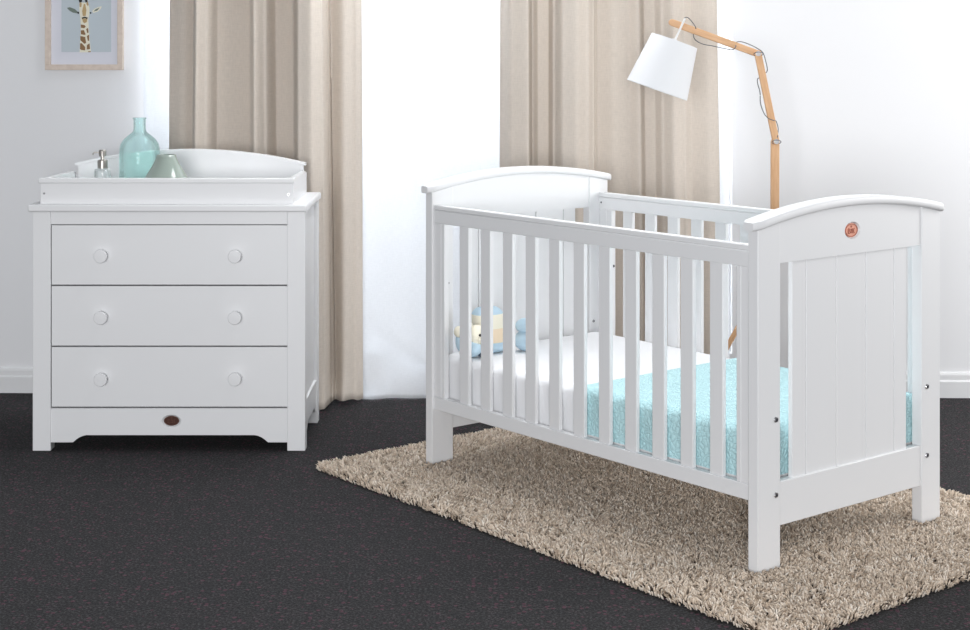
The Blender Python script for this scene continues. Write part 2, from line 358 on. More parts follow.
box('top_board', (dX(27.3, DF-.012), hwd+.006, -.014, dep+.012, ztb, ztt), M_paint, dr, bevel=.006, seg=3)
d0x, d1x = dX(51), dX(288.2)
zd = [Z(224.6, DF), Z(285.5, DF), Z(346.5, DF), Z(407.6, DF)]
box('front_rail', (-hwd+lw, hwd-lw, .004, .026, zd[0], ztb), M_paint, dr)
# dark carcass interior kept behind the drawer fronts
box('carcass', (-hwd+.034, hwd-.034, .03, dep-.024, .125, ztb-.004), M_dark, dr, bevel=0)
bm = bmesh.new(); zlo, zmid = Z(442.6, DF), Z(435.4, DF)
def apr(xx): return dX(xx)
ap = [(-hwd+lw, zd[3]-.003), (-hwd+lw, zmid), (hwd-lw, zmid), (hwd-lw, zd[3]-.003)]
# apron with an oval recess cut through its face
ocx, ocz = dX(171), Z(421.4, DF); ow, oh = .0315, .0205
def apron():
    bm = bmesh.new(); N = 40
    # front skin as ring strips: outline resampled radially around the oval
    poly = ap
    def hit(ang):
        dxx, dzz = math.cos(ang), math.sin(ang); best = None
        for (x0, z0), (x1, z1) in zip(poly, poly[1:]+poly[:1]):
            ex, ez = x1-x0, z1-z0; den = dxx*ez-dzz*ex
            if abs(den) < 1e-12: continue
            t = ((x0-ocx)*ez-(z0-ocz)*ex)/den; s = ((x0-ocx)*dzz-(z0-ocz)*dxx)/den
            if t > 0 and -1e-9 <= s <= 1+1e-9 and (best is None or t < best): best = t
        return (ocx+best*dxx, ocz+best*dzz)
    angs = sorted([2*pi*k/N for k in range(N)]+[math.atan2(z-ocz, x-ocx) % (2*pi) for x, z in poly])
    inn, out, rec, ob = [], [], [], []
    for a in angs:
        # oval point in direction a
        rr = 1/math.sqrt((math.cos(a)/ow)**2+(math.sin(a)/oh)**2)
        inn.append(bm.verts.new((ocx+rr*math.cos(a), .004, ocz+rr*math.sin(a)))); h_ = hit(a); out.append(bm.verts.new((h_[0], .004, h_[1])))
        rec.append(bm.verts.new((ocx+.80*rr*math.cos(a), .011, ocz+.80*rr*math.sin(a)))); ob.append(bm.verts.new((h_[0], .026, h_[1])))
    n = len(angs)
    for i in range(n):
        j = (i+1) % n
        for A, B in ((inn, out), (inn, rec), (out, ob)): bm.faces.new((A[i], A[j], B[j], B[i]))
    bm.faces.new(rec); bm.faces.new(ob)
    bmesh.ops.remove_doubles(bm, verts=bm.verts[:], dist=1e-5)
    for sg, e in ((-1, apr(72.5)), (1, apr(268))):             # the two stepped corners beside the legs
        xo = sg*(hwd-lw)
        prism(bm, [(xo, zmid+.0002), (xo, zlo), (e, zlo), (e-sg*.004, zlo+.003), (e-sg*.012, zlo+.010), (e-sg*.022, zmid-.007), (e-sg*.034, zmid-.002), (e-sg*.046, zmid+.0002)], 'y', .004, .026)
    return bm
from_bm('apron', apron(), M_paint, dr)
def oval(bm, cx, cz, a, b, y0, y1, n=40):
    prism(bm, [(cx+a*math.cos(2*pi*k/n), cz+b*math.sin(2*pi*k/n)) for k in range(n)], 'y', y0, y1)
def ovring(bm, cx, cz, a, b, w, y0, y1, n=40):
    R = []
    for aa, bb, y in ((a, b, y1), (a, b, y0), (a-w, b-w, y0), (a-w, b-w, y1)):
        R.append([bm.verts.new((cx+aa*math.cos(2*pi*k/n), y, cz+bb*math.sin(2*pi*k/n))) for k in range(n)])
    for i in range(4):
        A, B = R[i], R[(i+1) % 4]
        for k in range(n): bm.faces.new((A[k], A[(k+1) % n], B[(k+1) % n], B[k]))
bm = bmesh.new(); oval(bm, ocx, ocz, ow*.79, oh*.78, .0092, .0108); bdg = from_bm('badge', bm, M_bronze, dr); bdg['label'] = 'dark copper oval maker badge'
def emblem(name, cx, cz, s, y, m, parent):
    bm = bmesh.new(); t = .0012
    ovring(bm, cx, cz, s*.92, s*.62, s*.07, y-t, y)
    oval(bm, cx, cz+s*.36, s*.10, s*.11, y-t, y, 14)                       # dot over the letters
    def bar(x0, z0, x1, z1, w=.055):
        d = Vector((x1-x0, z1-z0)).normalized()*w/2; nx_, nz_ = -d.y, d.x
        prism(bm, [(cx+s*(x0+nx_), cz+s*(z0+nz_)), (cx+s*(x1+nx_), cz+s*(z1+nz_)), (cx+s*(x1-nx_), cz+s*(z1-nz_)), (cx+s*(x0-nx_), cz+s*(z0-nz_))], 'y', y-t, y)
    w = .09
    bar(-.46, .16, -.46, -.30, w); bar(-.46, .16, -.22, .10, w); bar(-.22, .10, -.24, -.04, w); bar(-.46, -.05, -.20, -.05, w); bar(-.20, -.05, -.16, -.24, w); bar(-.46, -.30, -.16, -.26, w)
    bar(-.04, .14, .20, -.28, w); bar(.20, .14, -.04, -.28, w)
    bar(.44, .18, .32, .02, w); bar(.32, .02, .32, -.16, w); bar(.32, -.16, .44, -.30, w)
    return from_bm(name, bm, m, parent)
absorb(bdg, emblem('emblem', ocx, ocz, .0255, .0092, mat('badge_relief', (.12, .045, .03), .35, .3), dr))
g = .0022
for i in range(3):
    z1, z0 = zd[i]-g, zd[i+1]+(g if i < 2 else g)
    d = box('drawer', (d0x+g*.6, d1x-g*.6, .002, .024, z0, z1), M_paint, dr, bevel=.0012)
    for kx, ky in ((100.4, (256.4, 318, 379.8)[i]), (234.6, (256.6, 318, 379.4)[i])):
        x_, z_ = dX(kx, DF-.02), Z(ky, DF-.02)
        bm = bmesh.new(); prof = [(.0001, 0), (.013, 0), (.0125, .004), (.0095, .010), (.013, .014), (.0200, .0165), (.0215, .019), (.0215, .0255), (.0200, .0275), (.0001, .0280)]
        lathe(bm, prof, 0, 0, 32); bmesh.ops.transform(bm, matrix=Matrix.Translation((x_, .002, z_)) @ Matrix.Rotation(pi/2, 4, 'X'), verts=bm.verts)
        kb = from_bm('knob', bm, M_paint, d, smooth=True); kb.data.set_sharp_from_angle(angle=.7)

# ------------------------------------------------------------------ changing tray
tz = ztt; TF = DF+.012
tr = tag(empty('changing_tray', (ox, TF, tz)), 'white changing tray with arched back board on top of the chest of drawers', 'changing tray')
def tX(px, D): return X(px, D)-ox
tx0, tx1 = tX(40.4, TF), tX(292.4, TF); tb = 5.61-TF
zt1, zc = Z(178.4, TF)-tz, Z(183.2, TF)-tz
box('front_board', (tx0, tx1+.003, 0, .018, 0, zc), M_paint, tr, bevel=.001)
box('front_cap', (tx0-.006, tx1+.006, -.006, .026, zc, zt1), M_paint, tr, bevel=.003, seg=3)
for s, xx in ((-1, tx0), (1, tx1)):
    a, b = (xx, xx+.018) if s < 0 else (xx-.015, xx+.003)
    bm = bmesh.new(); prism(bm, [(.018, 0), (tb, 0), (tb, zc+.006), (tb-.03, zc+.006), (tb-.03, zt1-.004), (.026, zt1-.001), (.026, zc), (.018, zc)], 'x', a, b)
    from_bm('side_board', bm, M_paint, tr, bevel=.001)
TB = TF+tb; bcx = tX(191.8, TB); bh0 = Z(165, TB)-tz; bh1 = Z(151.3, TB)-tz; bhw = (X(304, TB)-X(79.6, TB))/2
def arc(v): return bh0+(bh1-bh0)*(1-v*v)
N = 28; bm = bmesh.new()
prism(bm, [(bcx-bhw, 0)]+[(bcx+bhw, 0)]+[(bcx+bhw*(1-2*k/N), arc(1-2*k/N)) for k in range(N+1)], 'y', tb-.018, tb)
bmesh.ops.triangulate(bm, faces=[f for f in bm.faces if len(f.verts) > 4]); from_bm('back_board', bm, M_paint, tr)
bm = bmesh.new(); hw2 = bhw+.008
prism(bm, [(bcx-hw2+2*hw2*k/N, arc(-1+2*k/N)) for k in range(N+1)]+[(bcx+hw2-2*hw2*k/N, arc(1-2*k/N)+.009) for k in range(N+1)], 'y', tb-.026, tb+.006)
bmesh.ops.triangulate(bm, faces=[f for f in bm.faces if len(f.verts) > 4]); from_bm('back_cap', bm, M_paint, tr)
for px, py in ((44.2, 193.4), (288.6, 194.4)):
    bm = bmesh.new(); x_, z_ = tX(px, TF), Z(py, TF)-tz
    cyl(bm, (x_, -.0012, z_), (x_, .002, z_), .0042, n=14); s = from_bm('screw', bm, M_steel, tr)
    bm = bmesh.new(); cyl(bm, (x_, -.0018, z_), (x_, -.0011, z_), .0022, n=6); from_bm('screw_socket', bm, M_dark, s)

# ------------------------------------------------------------------ things on the chest
D_ = 5.465; bz = tz+.0005
bt = tag(empty('glass_bottle', (X(139.6, D_), D_, bz)), 'tall aqua glass bottle with a narrow neck on the chest of drawers', 'bottle')
k_ = D_/F
def ph(py): return (Z(py, D_)-bz)
R_ = 20*k_
outer = [(.0001,0),(R_*.93,0),(R_*.985,.006),(R_,.016),(R_,ph(152)),(R_*.985,ph(148)),(R_*.93,ph(143.5)),(R_*.78,ph(139)),(R_*.58,ph(135.5)),(R_*.40,ph(132.8)),(R_*.325,ph(131)),(R_*.30,ph(128)),(R_*.30,ph(120)),(R_*.315,ph(119)),(R_*.345,ph(118.4)),(R_*.345,ph(117.8)),(R_*.30,ph(117.6))]
inner = [(max(r-.003, .0001), z if i > 1 else .006) for i, (r, z) in enumerate(outer[:-2])]
inner[0] = (.0001, .006); inner[1] = (R_*.9, .006)
bm = bmesh.new(); lathe(bm, outer+inner[::-1], 0, 0, 56); from_bm('bottle_glass', bm, M_aqua, bt, smooth=True)
D2 = 5.345; vz = tz+.0005
vs = tag(empty('ceramic_vase', (X(166.3, D2), D2, vz)), 'glossy grey-green flared ceramic shape beside the aqua bottle', 'ceramic')
k2 = D2/F; H2 = Z(154.8, D2)-vz
def vr(t): return k2*(9.4+(29.8*t**1.28 if t < .5 else 12.27+6.5*(1-math.exp(-(t-.5)*4))))
outer = [(vr(1-i/16), i/16*H2) for i in range(17)]
outer = [(outer[0][0]-.003, 0)]+[(outer[0][0], .003)]+outer[1:]+[(outer[-1][0]-.0025, H2+.001), (outer[-1][0]-.005, H2-.001)]
inn = [(vr(1-i/16)-.005, i/16*H2+.0) for i in range(16, -1, -1)]
bm = bmesh.new(); lathe(bm, outer+inn[1:]+[(outer[0][0], 0)], 0, 0, 56); from_bm('flared_body', bm, M_celadon, vs, smooth=True)
D3 = 5.37; k3 = D3/F
sd = tag(empty('soap_dispenser', (X(102.6, D3), D3, tz+.0005)), 'small clear glass pump dispenser at the left end of the tray', 'dispenser')
def sh(py): return Z(py, D3)-tz
rb = 8.2*k3; hb = sh(168.6)
o_ = [(.0001,0),(rb*.95,0),(rb,.004),(rb,hb-.008),(rb*.95,hb-.002),(rb*.6,hb),(rb*.5,hb+.001)]
i_ = [(rb*.45,hb-.002),(rb*.6,hb-.004),(rb-.004,hb-.010),(rb-.004,.008),(.0001,.007)]
bm = bmesh.new(); lathe(bm, o_+i_, 0, 0, 36); from_bm('glass_body', bm, M_clear, sd, smooth=True)
M_pump = mat('satin_nickel', (.42, .40, .37), .33, .85)
bm = bmesh.new(); lathe(bm, [(.0001,hb+.001),(5*k3,hb+.001),(5*k3,sh(160.6)),(4.4*k3,sh(160)),(2*k3,sh(159.6)),(1.7*k3,sh(156.5)),(3.6*k3,sh(156.3)),(3.8*k3,sh(151)),(3.2*k3,sh(149.9)),(.0001,sh(149.8))], 0, 0, 28); pm = from_bm('pump', bm, M_pump, sd, smooth=False)
bm = bmesh.new(); tube(bm, catmull([(-.006, 0, sh(153)), (-.02, -.002, sh(152.6)), (-.029, -.003, sh(153)), (-.032, -.003, sh(155))], 6), .0024, 10); from_bm('spout', bm, M_pump, pm, smooth=True)
bm = bmesh.new(); cyl(bm, (0, 0, .012), (0, 0, hb), .0016, n=10); from_bm('dip_tube', bm, M_white_metal, sd)

# ------------------------------------------------------------------ cot
s_ = .8966; A_ = .891
L = 1.3667; Wd = .7496; pt = .0328; pw = .0833; zb = .01
cot = tag(empty('cot', (.7513*s_, 4.4122*s_, zb), -A_), 'white slatted wooden cot with arched ends standing on the beige shag rug', 'cot')
# local x = -u (0 near end .. -L far end), local y = v (0 front .. Wd back)
def top_u(v): return .889-.044*((v-.375)/.4)**2      # underside of the cap
def endpanel(u0, u1, near):
    ou = 1 if near else -1
    ep = bpy.data.objects.new('end_panel', None); COL.objects.link(ep); ep.parent = cot
    x0, x1 = -u1, -u0
    for v0, v1 in ((0, pw), (Wd-pw, Wd)):
        n = 6; bm = bmesh.new()
        prism(bm, [(v0, 0), (v1, 0)]+[(v1+(v0-v1)*k/n, top_u(v1+(v0-v1)*k/n)) for k in range(n+1)], 'x', x0, x1)
        p = from_bm('leg', bm, M_paint, ep, bevel=.002)
    # arched board with the oval badge hole
    out_x = x1-.004 if near else x0+.004; in_x = x0+.008 if near else x1-.004
    if not near: out_x = x0+.006
    poly = [(pw, .7612), (Wd-pw, .7612)]+[(Wd-pw-(Wd-2*pw)*k/16, top_u(Wd-pw-(Wd-2*pw)*k/16)) for k in range(17)]
    bm = bmesh.new()
    if near:
        oc, oz, oa, ob_ = .3735, .8225, .0320, .0225
        def hit(a):
            dxx, dzz = math.cos(a), math.sin(a); best = None
            for (xa, za), (xb, zb_) in zip(poly, poly[1:]+poly[:1]):
                ex, ez = xb-xa, zb_-za; den = dxx*ez-dzz*ex
                if abs(den) < 1e-12: continue
                t = ((xa-oc)*ez-(za-oz)*ex)/den; s = ((xa-oc)*dzz-(za-oz)*dxx)/den
                if t > 0 and -1e-9 <= s <= 1+1e-9 and (best is None or t < best): best = t
            return oc+best*dxx, oz+best*dzz
        angs = sorted(set([2*pi*k/48 for k in range(48)]+[math.atan2(z-oz, x-oc) % (2*pi) for x, z in poly]))
        I, O, Rr, B = [], [], [], []
        for a in angs:
            rr = 1/math.sqrt((math.cos(a)/oa)**2+(math.sin(a)/ob_)**2); h_ = hit(a)
            I.append(bm.verts.new((out_x, oc+rr*math.cos(a), oz+rr*math.sin(a)))); O.append(bm.verts.new((out_x, *h_)))
            Rr.append(bm.verts.new((out_x-.0075, oc+.88*rr*math.cos(a), oz+.88*rr*math.sin(a)))); B.append(bm.verts.new((in_x, *h_)))
        m_ = len(angs)
        for i in range(m_):
            j = (i+1) % m_
            for P_, Q_ in ((I, O), (I, Rr), (O, B)): bm.faces.new((P_[i], P_[j], Q_[j], Q_[i]))
        bm.faces.new(Rr); bm.faces.new(B); bmesh.ops.remove_doubles(bm, verts=bm.verts[:], dist=1e-5)
        from_bm('arched_board', bm, M_paint, ep)
        bm = bmesh.new(); oval(bm, 0, 0, .0262, .0185, -.003, 0); bd_ = from_bm('badge', bm, M_copper, ep)
        bd_.rotation_euler = (0, 0, pi/2); bd_.location = (out_x-.0070, oc, oz)
        absorb(bd_, emblem('emblem', 0, 0, .0275, -.003, mat('copper_relief', (.42, .14, .09), .4, .2), ep)); bd_['label'] = 'rose copper oval maker badge'
    else:
        a, b = sorted((out_x, in_x)); prism(bm, poly, 'x', a, b); from_bm('arched_board', bm, M_paint, ep)
    # cap: bowed board following the arch with rounded ends
    N = 40; v0c, v1c = -.018, .767; cu0, cu1 = u0-.014, u1+.014
    bm = bmesh.new(); T = .022; rows = []
    for k in range(N+1):
        v = v0c+(v1c-v0c)*k/N; e = min(k, N-k)*(v1c-v0c)/N
        rr = .014; inset = rr-math.sqrt(max(0, rr*rr-(rr-min(e, rr))**2)) if e < rr else 0
        z0 = top_u(v); hx0, hx1 = -cu1+inset, -cu0-inset
        prof = []
        rad = .006
        for (xa, za, sgx, sgz) in ((hx0, z0, 1, 1), (hx1, z0, -1, 1), (hx1, z0+T, -1, -1), (hx0, z0+T, 1, -1)):
            prof += [(xa, za+sgz*rad), (xa+sgx*rad*.3, za+sgz*rad*.3), (xa+sgx*rad, za)] if (sgx, sgz) in ((1, 1), (-1, -1)) else [(xa+sgx*rad, za), (xa+sgx*rad*.3, za+sgz*rad*.3), (xa, za+sgz*rad)]
        rows.append([bm.verts.new((p, v, q)) for p, q in prof])
    for a, b in zip(rows, rows[1:]):
        for i in range(len(a)): bm.faces.new((a[i], a[(i+1) % len(a)], b[(i+1) % len(a)], b[i]))
    bm.faces.new(rows[0]); bm.faces.new(rows[-1][::-1])
    o = from_bm('cap_rail', bm, M_paint, ep, smooth=True); o.data.set_sharp_from_angle(angle=.9)
    # lower rail
    box('bottom_rail', (x0+.004, x1-.004, pw, Wd-pw, .1035, .2140), M_paint, ep, bevel=.002)
    # tongue and groove boards
    box('board_backing', (x0+.0155, x1-.0155, .140, .610, .2105, .7635), M_paint, ep, bevel=0)
    ed = [.138, .1935, .3147, .4357, .5565, .612]
    for a, b in zip(ed, ed[1:]):
        box('board', (x0+.010, x1-.010, a+.0018, b-.0018, .210, .7640), M_paint, ep, bevel=.0012, seg=2)
    return ep
near = endpanel(0, pt, True); far = endpanel(L-pt, L, False)
def bolt(v, z, x, sgn, parent, r=.0075):
    bm = bmesh.new(); cyl(bm, (x, v, z), (x+sgn*.0025, v, z), r, r*.8, n=18); b = from_bm('bolt', bm, M_steel, parent)
    bm = bmesh.new(); cyl(bm, (x+sgn*.0024, v, z), (x+sgn*.0031, v, z), r*.5, n=6); absorb(b, from_bm('bolt_socket', bm, M_dark, parent))
for v in (.067, .690):
    for z in (.3725, .1845): bolt(v, z, 0, 1, near)
for v, z in ((.0627, .5616), (.0640, .2283), (.684, .3758)): bolt(v, z, -(L-pt), 1, far, .0055)
def side(y0, front, du=0, ds=0):
    sp = bpy.data.objects.new('side_frame', None); COL.objects.link(sp); sp.parent = cot
    t = .022; xa, xb = -(L-pt), -pt; yc = y0+t/2
    dy = -1 if front else 1
    # top rail, grooved
    ya, yb = y0, y0+t
    box('top_rail', (xa, xb, ya, yb, .754, .7935), M_paint, sp, bevel=.0015)
    box('rail_cap', (xa, xb, ya-.0005, yb+.0005, .7945, .8100), M_paint, sp, bevel=.003)
    box('groove_filler', (xa, xb, ya+.003, yb-.003, .790, .800), M_paint, sp, bevel=0)
    box('bottom_rail', (xa, xb, ya, yb, .1731, .2132), M_paint, sp, bevel=.002)
    for i in range(11):
        uc = 1.188+du-.1038*i
        box('slat', (-uc-.0225, -uc+.0225, yc-.0065, yc+.0065, .2125, .7545), M_paint, sp, bevel=.002)
    for a, b in ((1.2830-ds, L-pt), (pt, .0800)):
        bm = bmesh.new(); bx(bm, -b+.0005, -a, ya+.002, yb-.002, .2132, .754)
        from_bm('stile', bm, M_paint, sp, bevel=.0015)
        m_ = (.0650 if a < .5 else 1.300)
    for a, b in ((.0640, .0662), (1.2985, 1.3007)):
        box('stile_bead', (-b, -a, ya+.0008, yb-.0008, .2135, .7535), M_paint, sp, bevel=.0005)
    if not front:
        bm = bmesh.new(); cyl(bm, (-1.322, ya, .7765), (-1.322, ya-.001, .7765), .0032, n=14); from_bm('peg_hole', bm, M_dark, sp)
        bm = bmesh.new(); cyl(bm, (-1.274, ya+.011, .565), (-1.2715, ya+.011, .565), .0045, n=14); from_bm('peg_hole', bm, M_dark, sp)
    return sp
side(.007, True); side(Wd-.041, False, .011, .010)
# slatted bed base
bb_ = bpy.data.objects.new('bed_base', None); COL.objects.link(bb_); bb_.parent = cot
for y in (.034, Wd-.068): box('base_rail', (-(L-pt)+.004, -pt-.004, y, y+.022, .165, .192), M_paint, bb_)
for i in range(12):
    x = -.11-.1045*i; box('base_slat', (x-.03, x+.03, .036, Wd-.048, .193, .203), M_ply, bb_, bevel=.001)

# ---- local frame for bedding
CM = Matrix.Translation((.7513*s_, 4.4122*s_, zb)) @ Matrix.Rotation(-A_, 4, 'Z')
def rounded_box_bm(x0, x1, y0, y1, z0, z1, r, dens=.02):
    nx_, ny_ = int((x1-x0)/dens), int((y1-y0)/dens)
    bm = bmesh.new(); bx(bm, x0, x1, y0, y1, z0, z1); bmesh.ops.bevel(bm, geom=bm.edges[:], offset=r, segments=5, affect='EDGES', profile=.5); return bm
mt_root = tag(empty('mattress', (0,0,0)), 'white sheeted mattress lying inside the cot', 'mattress'); mt_root.matrix_world = CM
MX0, MX1, MY0, MY1, MZ0, MZ1 = -(L-pt)+.014, -pt-.014, .042, Wd-.053, .2035, .340
bm = rounded_box_bm(MX0, MX1, MY0, MY1, MZ0, MZ1, .022)
from_bm('mattress_core', bm, M_matfab, mt_root, smooth=True)
# fitted sheet: slightly larger with ripples
def skin(name, x0, x1, y0, y1, z0, z1, m, parent, off, quilt=False, rip=0.0):
    """cloth draped over the mattress: profile front hem -> over the top -> back hem, swept along x"""
    bm = bmesh.new(); uv = bm.loops.layers.uv.new('UVMap')
    r = .024; prof = []
    Ya, Yb, Zt = y0-off, y1+off, z1+off
    n1 = 26
    for k in range(n1): prof.append((Ya, z0+(Zt-r-z0)*k/n1))
    for k in range(8): a = pi/2*k/8; prof.append((Ya+r-r*math.cos(a), Zt-r+r*math.sin(a)))
    nt = 120
    for k in range(nt+1): prof.append((Ya+r+(Yb-Ya-2*r)*k/nt, Zt))
    for k in range(1, 9): a = pi/2*k/8; prof.append((Yb-r+r*math.sin(a), Zt-r+r*math.cos(a)))
    for k in range(1, n1+1): prof.append((Yb, Zt-r-(Zt-r-z0)*k/n1))
    nx_ = int((x1-x0)/.005); G = []
    s = [0]
    for (a, b), (c, d) in zip(prof, prof[1:]): s.append(s[-1]+math.hypot(c-a, d-b))
    for i in range(nx_+1):
        x = x0+(x1-x0)*i/nx_; row = []
        for j, (y, z) in enumerate(prof):
            side_f = 1 if z < Zt-r*.5 else .25
            rp = rip*side_f*(math.sin(x*38+z*15)+.6*math.sin(x*91+y*11))*(-1 if y < .3 else 1)
            row.append((bm.verts.new((x, y+rp*(z < Zt-.001), z)), x, s[j]))
        G.append(row)
    # end skirt at +x (near end)
    for i in range(nx_):
        for j in range(len(prof)-1):
            q = (G[i][j], G[i+1][j], G[i+1][j+1], G[i][j+1]); f = bm.faces.new([a[0] for a in q])
            for l, a in zip(f.loops, q): l[uv].uv = (a[1], a[2])
    # near end skirt
    rows = [[(v, vx, vs_) for v, vx, vs_ in G[-1]]]
    K = 26
    yc_, zc_ = (y0+y1)/2, None
    last = G[-1]
    for e in range(1, 7):                           # round over the end
        a = pi/2*e/6; ring = []
        for (v, _, ss) in last:
            y, z = v.co.y, v.co.z
            zz = z-(r*(1-math.cos(a)) if z > Zt-r*2 else 0); ring.append((bm.verts.new((x1+r*math.sin(a), min(max(y, Ya+r*(1-math.cos(a))), Yb-r*(1-math.cos(a))), min(z, Zt-r*(1-math.cos(a))))), x1+r*a, ss))
        rows.append(ring)
    for A, B in zip(rows, rows[1:]):
        for j in range(len(A)-1):
            q = (A[j], B[j], B[j+1], A[j+1])
            try: f = bm.faces.new([a[0] for a in q])
            except ValueError: continue
            for l, a in zip(f.loops, q): l[uv].uv = (a[1], a[2])
    # flat end
    ring = rows[-1]; m = 24; ys = [Ya+r+(Yb-Ya-2*r)*i/60 for i in range(61)]
    grid = [[(bm.verts.new((x1+r, y, z0+(Zt-r-z0)*k/m)), y, z0+(Zt-r-z0)*k/m) for y in ys] for k in range(m+1)]
    for k in range(m):
        for i in range(60):
            q = (grid[k][i], grid[k][i+1], grid[k+1][i+1], grid[k+1][i]); f = bm.faces.new([a[0] for a in q])
            for l, a in zip(f.loops, q): l[uv].uv = (a[1]+.31, a[2])
    bmesh.ops.remove_doubles(bm, verts=bm.verts[:], dist=.0008)
    o = from_bm(name, bm, m_ if False else M_sel, parent, smooth=True)
    return o
M_sel = M_sheet
skin('fitted_sheet', MX0+.004, MX1-.020, MY0, MY1, MZ0+.004, MZ1, M_sheet, mt_root, .003, rip=.0012)
# quilt pattern as real relief through bump on UV
mq = M_aquaq; uvn = nod(mq, 'ShaderNodeTexCoord').outputs['UV']
nw = nod(mq, 'ShaderNodeTexNoise'); nw.inputs['Scale'].default_value = 14; lk(mq, uvn, nw.inputs['Vector'])
mxv = nod(mq, 'ShaderNodeMix', data_type='RGBA'); mxv.inputs[0].default_value = .03; lk(mq, uvn, mxv.inputs[6]); lk(mq, nw.outputs['Color'], mxv.inputs[7])
vo = nod(mq, 'ShaderNodeTexVoronoi', feature='DISTANCE_TO_EDGE'); vo.inputs['Scale'].default_value = 75; lk(mq, mxv.outputs[2], vo.inputs['Vector'])
rm = ramp(mq, vo.outputs['Distance'], [(0, (0,0,0)), (.12, (.55,.55,.55)), (.45, (1,1,1))])
bump(mq, rm.outputs[0], .55, .005)
M_sel = M_aquaq
bl = tag(empty('cot_blanket', (0,0,0)), 'aqua quilted blanket spread over the near half of the cot mattress', 'blanket'); bl.matrix_world = CM
skin('quilted_cloth', -.690, MX1-.0145, MY0, MY1, MZ0+.014, MZ1, M_aquaq, bl, .008, rip=.0015)

# ------------------------------------------------------------------ soft toys at the far end of the mattress
def P(u, v, z): return Vector((-u, v, z))
mz = MZ1+.004
cu = tag(empty('cushion', (0,0,0)), 'soft blue, cream and peach banded cushion leaning at the far end of the cot', 'cushion'); cu.matrix_world = CM
def pillow_bm(cx, cy, cz, lx, ly, lz, n=26, z_lo=0, z_hi=1):
    bm = bmesh.new()
    return bm
def cushion_part(name, m, t0, t1):
    bm = bmesh.new(); nu, nv = 14, 40; G = []
    for i in range(nu+1):
        t = t0+(t1-t0)*i/nu; a = -pi/2+pi*t          # height angle
        row = []
        for j in range(nv):
            b = 2*pi*j/nv; ca, sa = math.cos(a), math.sin(a); cb, sb = math.cos(b), math.sin(b)
            se = lambda q, e: math.copysign(abs(q)**e, q)
            x = .045*se(ca, .7)*se(cb, .8); y = .058*se(ca, .45)*se(sb, .75); z = .070*se(sa, .8)
            lean = .35*(z+.07)
            row.append(bm.verts.new((-1.245-lean*.6+x, .170+y, mz+.0705+z)))
        G.append(row)
    for A, B in zip(G, G[1:]):
        for j in range(nv): bm.faces.new((A[j], A[(j+1) % nv], B[(j+1) % nv], B[j]))
    bmesh.ops.remove_doubles(bm, verts=bm.verts[:], dist=.0005)
    return from_bm(name, bm, m, cu, smooth=True)
cushion_part('lower_band', M_pblue, 0, .36); cushion_part('peach_band', M_ppeach, .36, .52); cushion_part('cream_band', M_pcream, .52, .72); cushion_part('upper_band', M_pblue, .72, 1)
td = tag(empty('plush_bear', (0,0,0)), 'small cream and blue soft toy bear lying nearest the front slats of the cot', 'soft toy'); td.matrix_world = CM @ Matrix.Translation((-.058, -.043, 0))
bm = bmesh.new(); blob(bm, (-1.165, .113, mz+.036), .036, 1, 1.0, 1); from_bm('body', bm, M_pblue, td, smooth=True)
bm = bmesh.new(); blob(bm, (-1.150, .122, mz+.070), .033, 1, 1.05, .95); blob(bm, (-1.122, .118, mz+.060), .015); hd = from_bm('head', bm, M_pcream, td, smooth=True)
for v, z in ((.096, .098), (.150, .098)):
    bm = bmesh.new(); blob(bm, (-1.155, v, mz+z), .013, .6, 1, 1, seg=12); from_bm('ear', bm, M_pcream, hd, smooth=True)
for v in (.109, .129):
    bm = bmesh.new(); blob(bm, (-1.119, v, mz+.075), .0042, seg=10); from_bm('eye', bm, M_gblack, hd, smooth=True)
bm = bmesh.new(); blob(bm, (-1.1070, .117, mz+.063), .0048, seg=10); from_bm('nose', bm, M_gblack, hd, smooth=True)
for v, z, m in ((.086, .018, M_pcream), (.080, .080, M_pcream)):
    bm = bmesh.new(); blob(bm, (-1.185+.02*(z < .05), v, mz+z), .018, 1, 1, 1, seg=14); from_bm('paw', bm, m, td, smooth=True)
bm = bmesh.new(); blob(bm, (-1.190, .086, mz+.050), .016, 1, .8, 2.0, seg=14); from_bm('arm', bm, M_pblue, td, smooth=True)
bm = bmesh.new(); blob(bm, (-1.140, .140, mz+.009), .016, 1, 1.3, .5, seg=14); from_bm('foot', bm, M_pdark, td, smooth=True)
td2 = tag(empty('plush_ball', (0,0,0)), 'pale blue soft toy resting beyond the banded cushion in the cot', 'soft toy'); td2.matrix_world = CM
bm = bmesh.new(); blob(bm, (-1.200, .268, mz+.0335), .034, 1.0, 1.1, .98); from_bm('lower_body', bm, M_pblue, td2, smooth=True)
bm = bmesh.new(); blob(bm, (-1.203, .268, mz+.079), .028, 1.0, 1.15, .85); from_bm('upper_body', bm, M_pblue, td2, smooth=True)

# ------------------------------------------------------------------ shag rug
rug = tag(empty('shag_rug', (0,0,0)), 'beige shaggy wool rug under the cot', 'rug'); rug.matrix_world = Matrix.Translation((.7513*s_, 4.4122*s_, 0)) @ Matrix.Rotation(-A_, 4, 'Z')
rx0, rx1, ry0, ry1 = -1.562, .335, -.287, .985
bm = bmesh.new(); bx(bm, rx0+.012, rx1-.012, ry0+.012, ry1-.012, .0005, .0098); from_bm('backing', bm, M_back, rug)
N = 95000
px = RNG.uniform(rx0-.004, rx1+.004, N); py = RNG.uniform(ry0-.004, ry1+.004, N)
keep = np.ones(N, bool)
for xa, xb in ((-pt, 0), (-L, -L+pt)):
    for ya, yb in ((0, pw), (Wd-pw, Wd)):
        keep &= ~((px > xa-.003) & (px < xb+.003) & (py > ya-.003) & (py < yb+.003))
cd_x = np.minimum(px-rx0, rx1-px); cd_y = np.minimum(py-ry0, ry1-py)          # slightly rounded corners
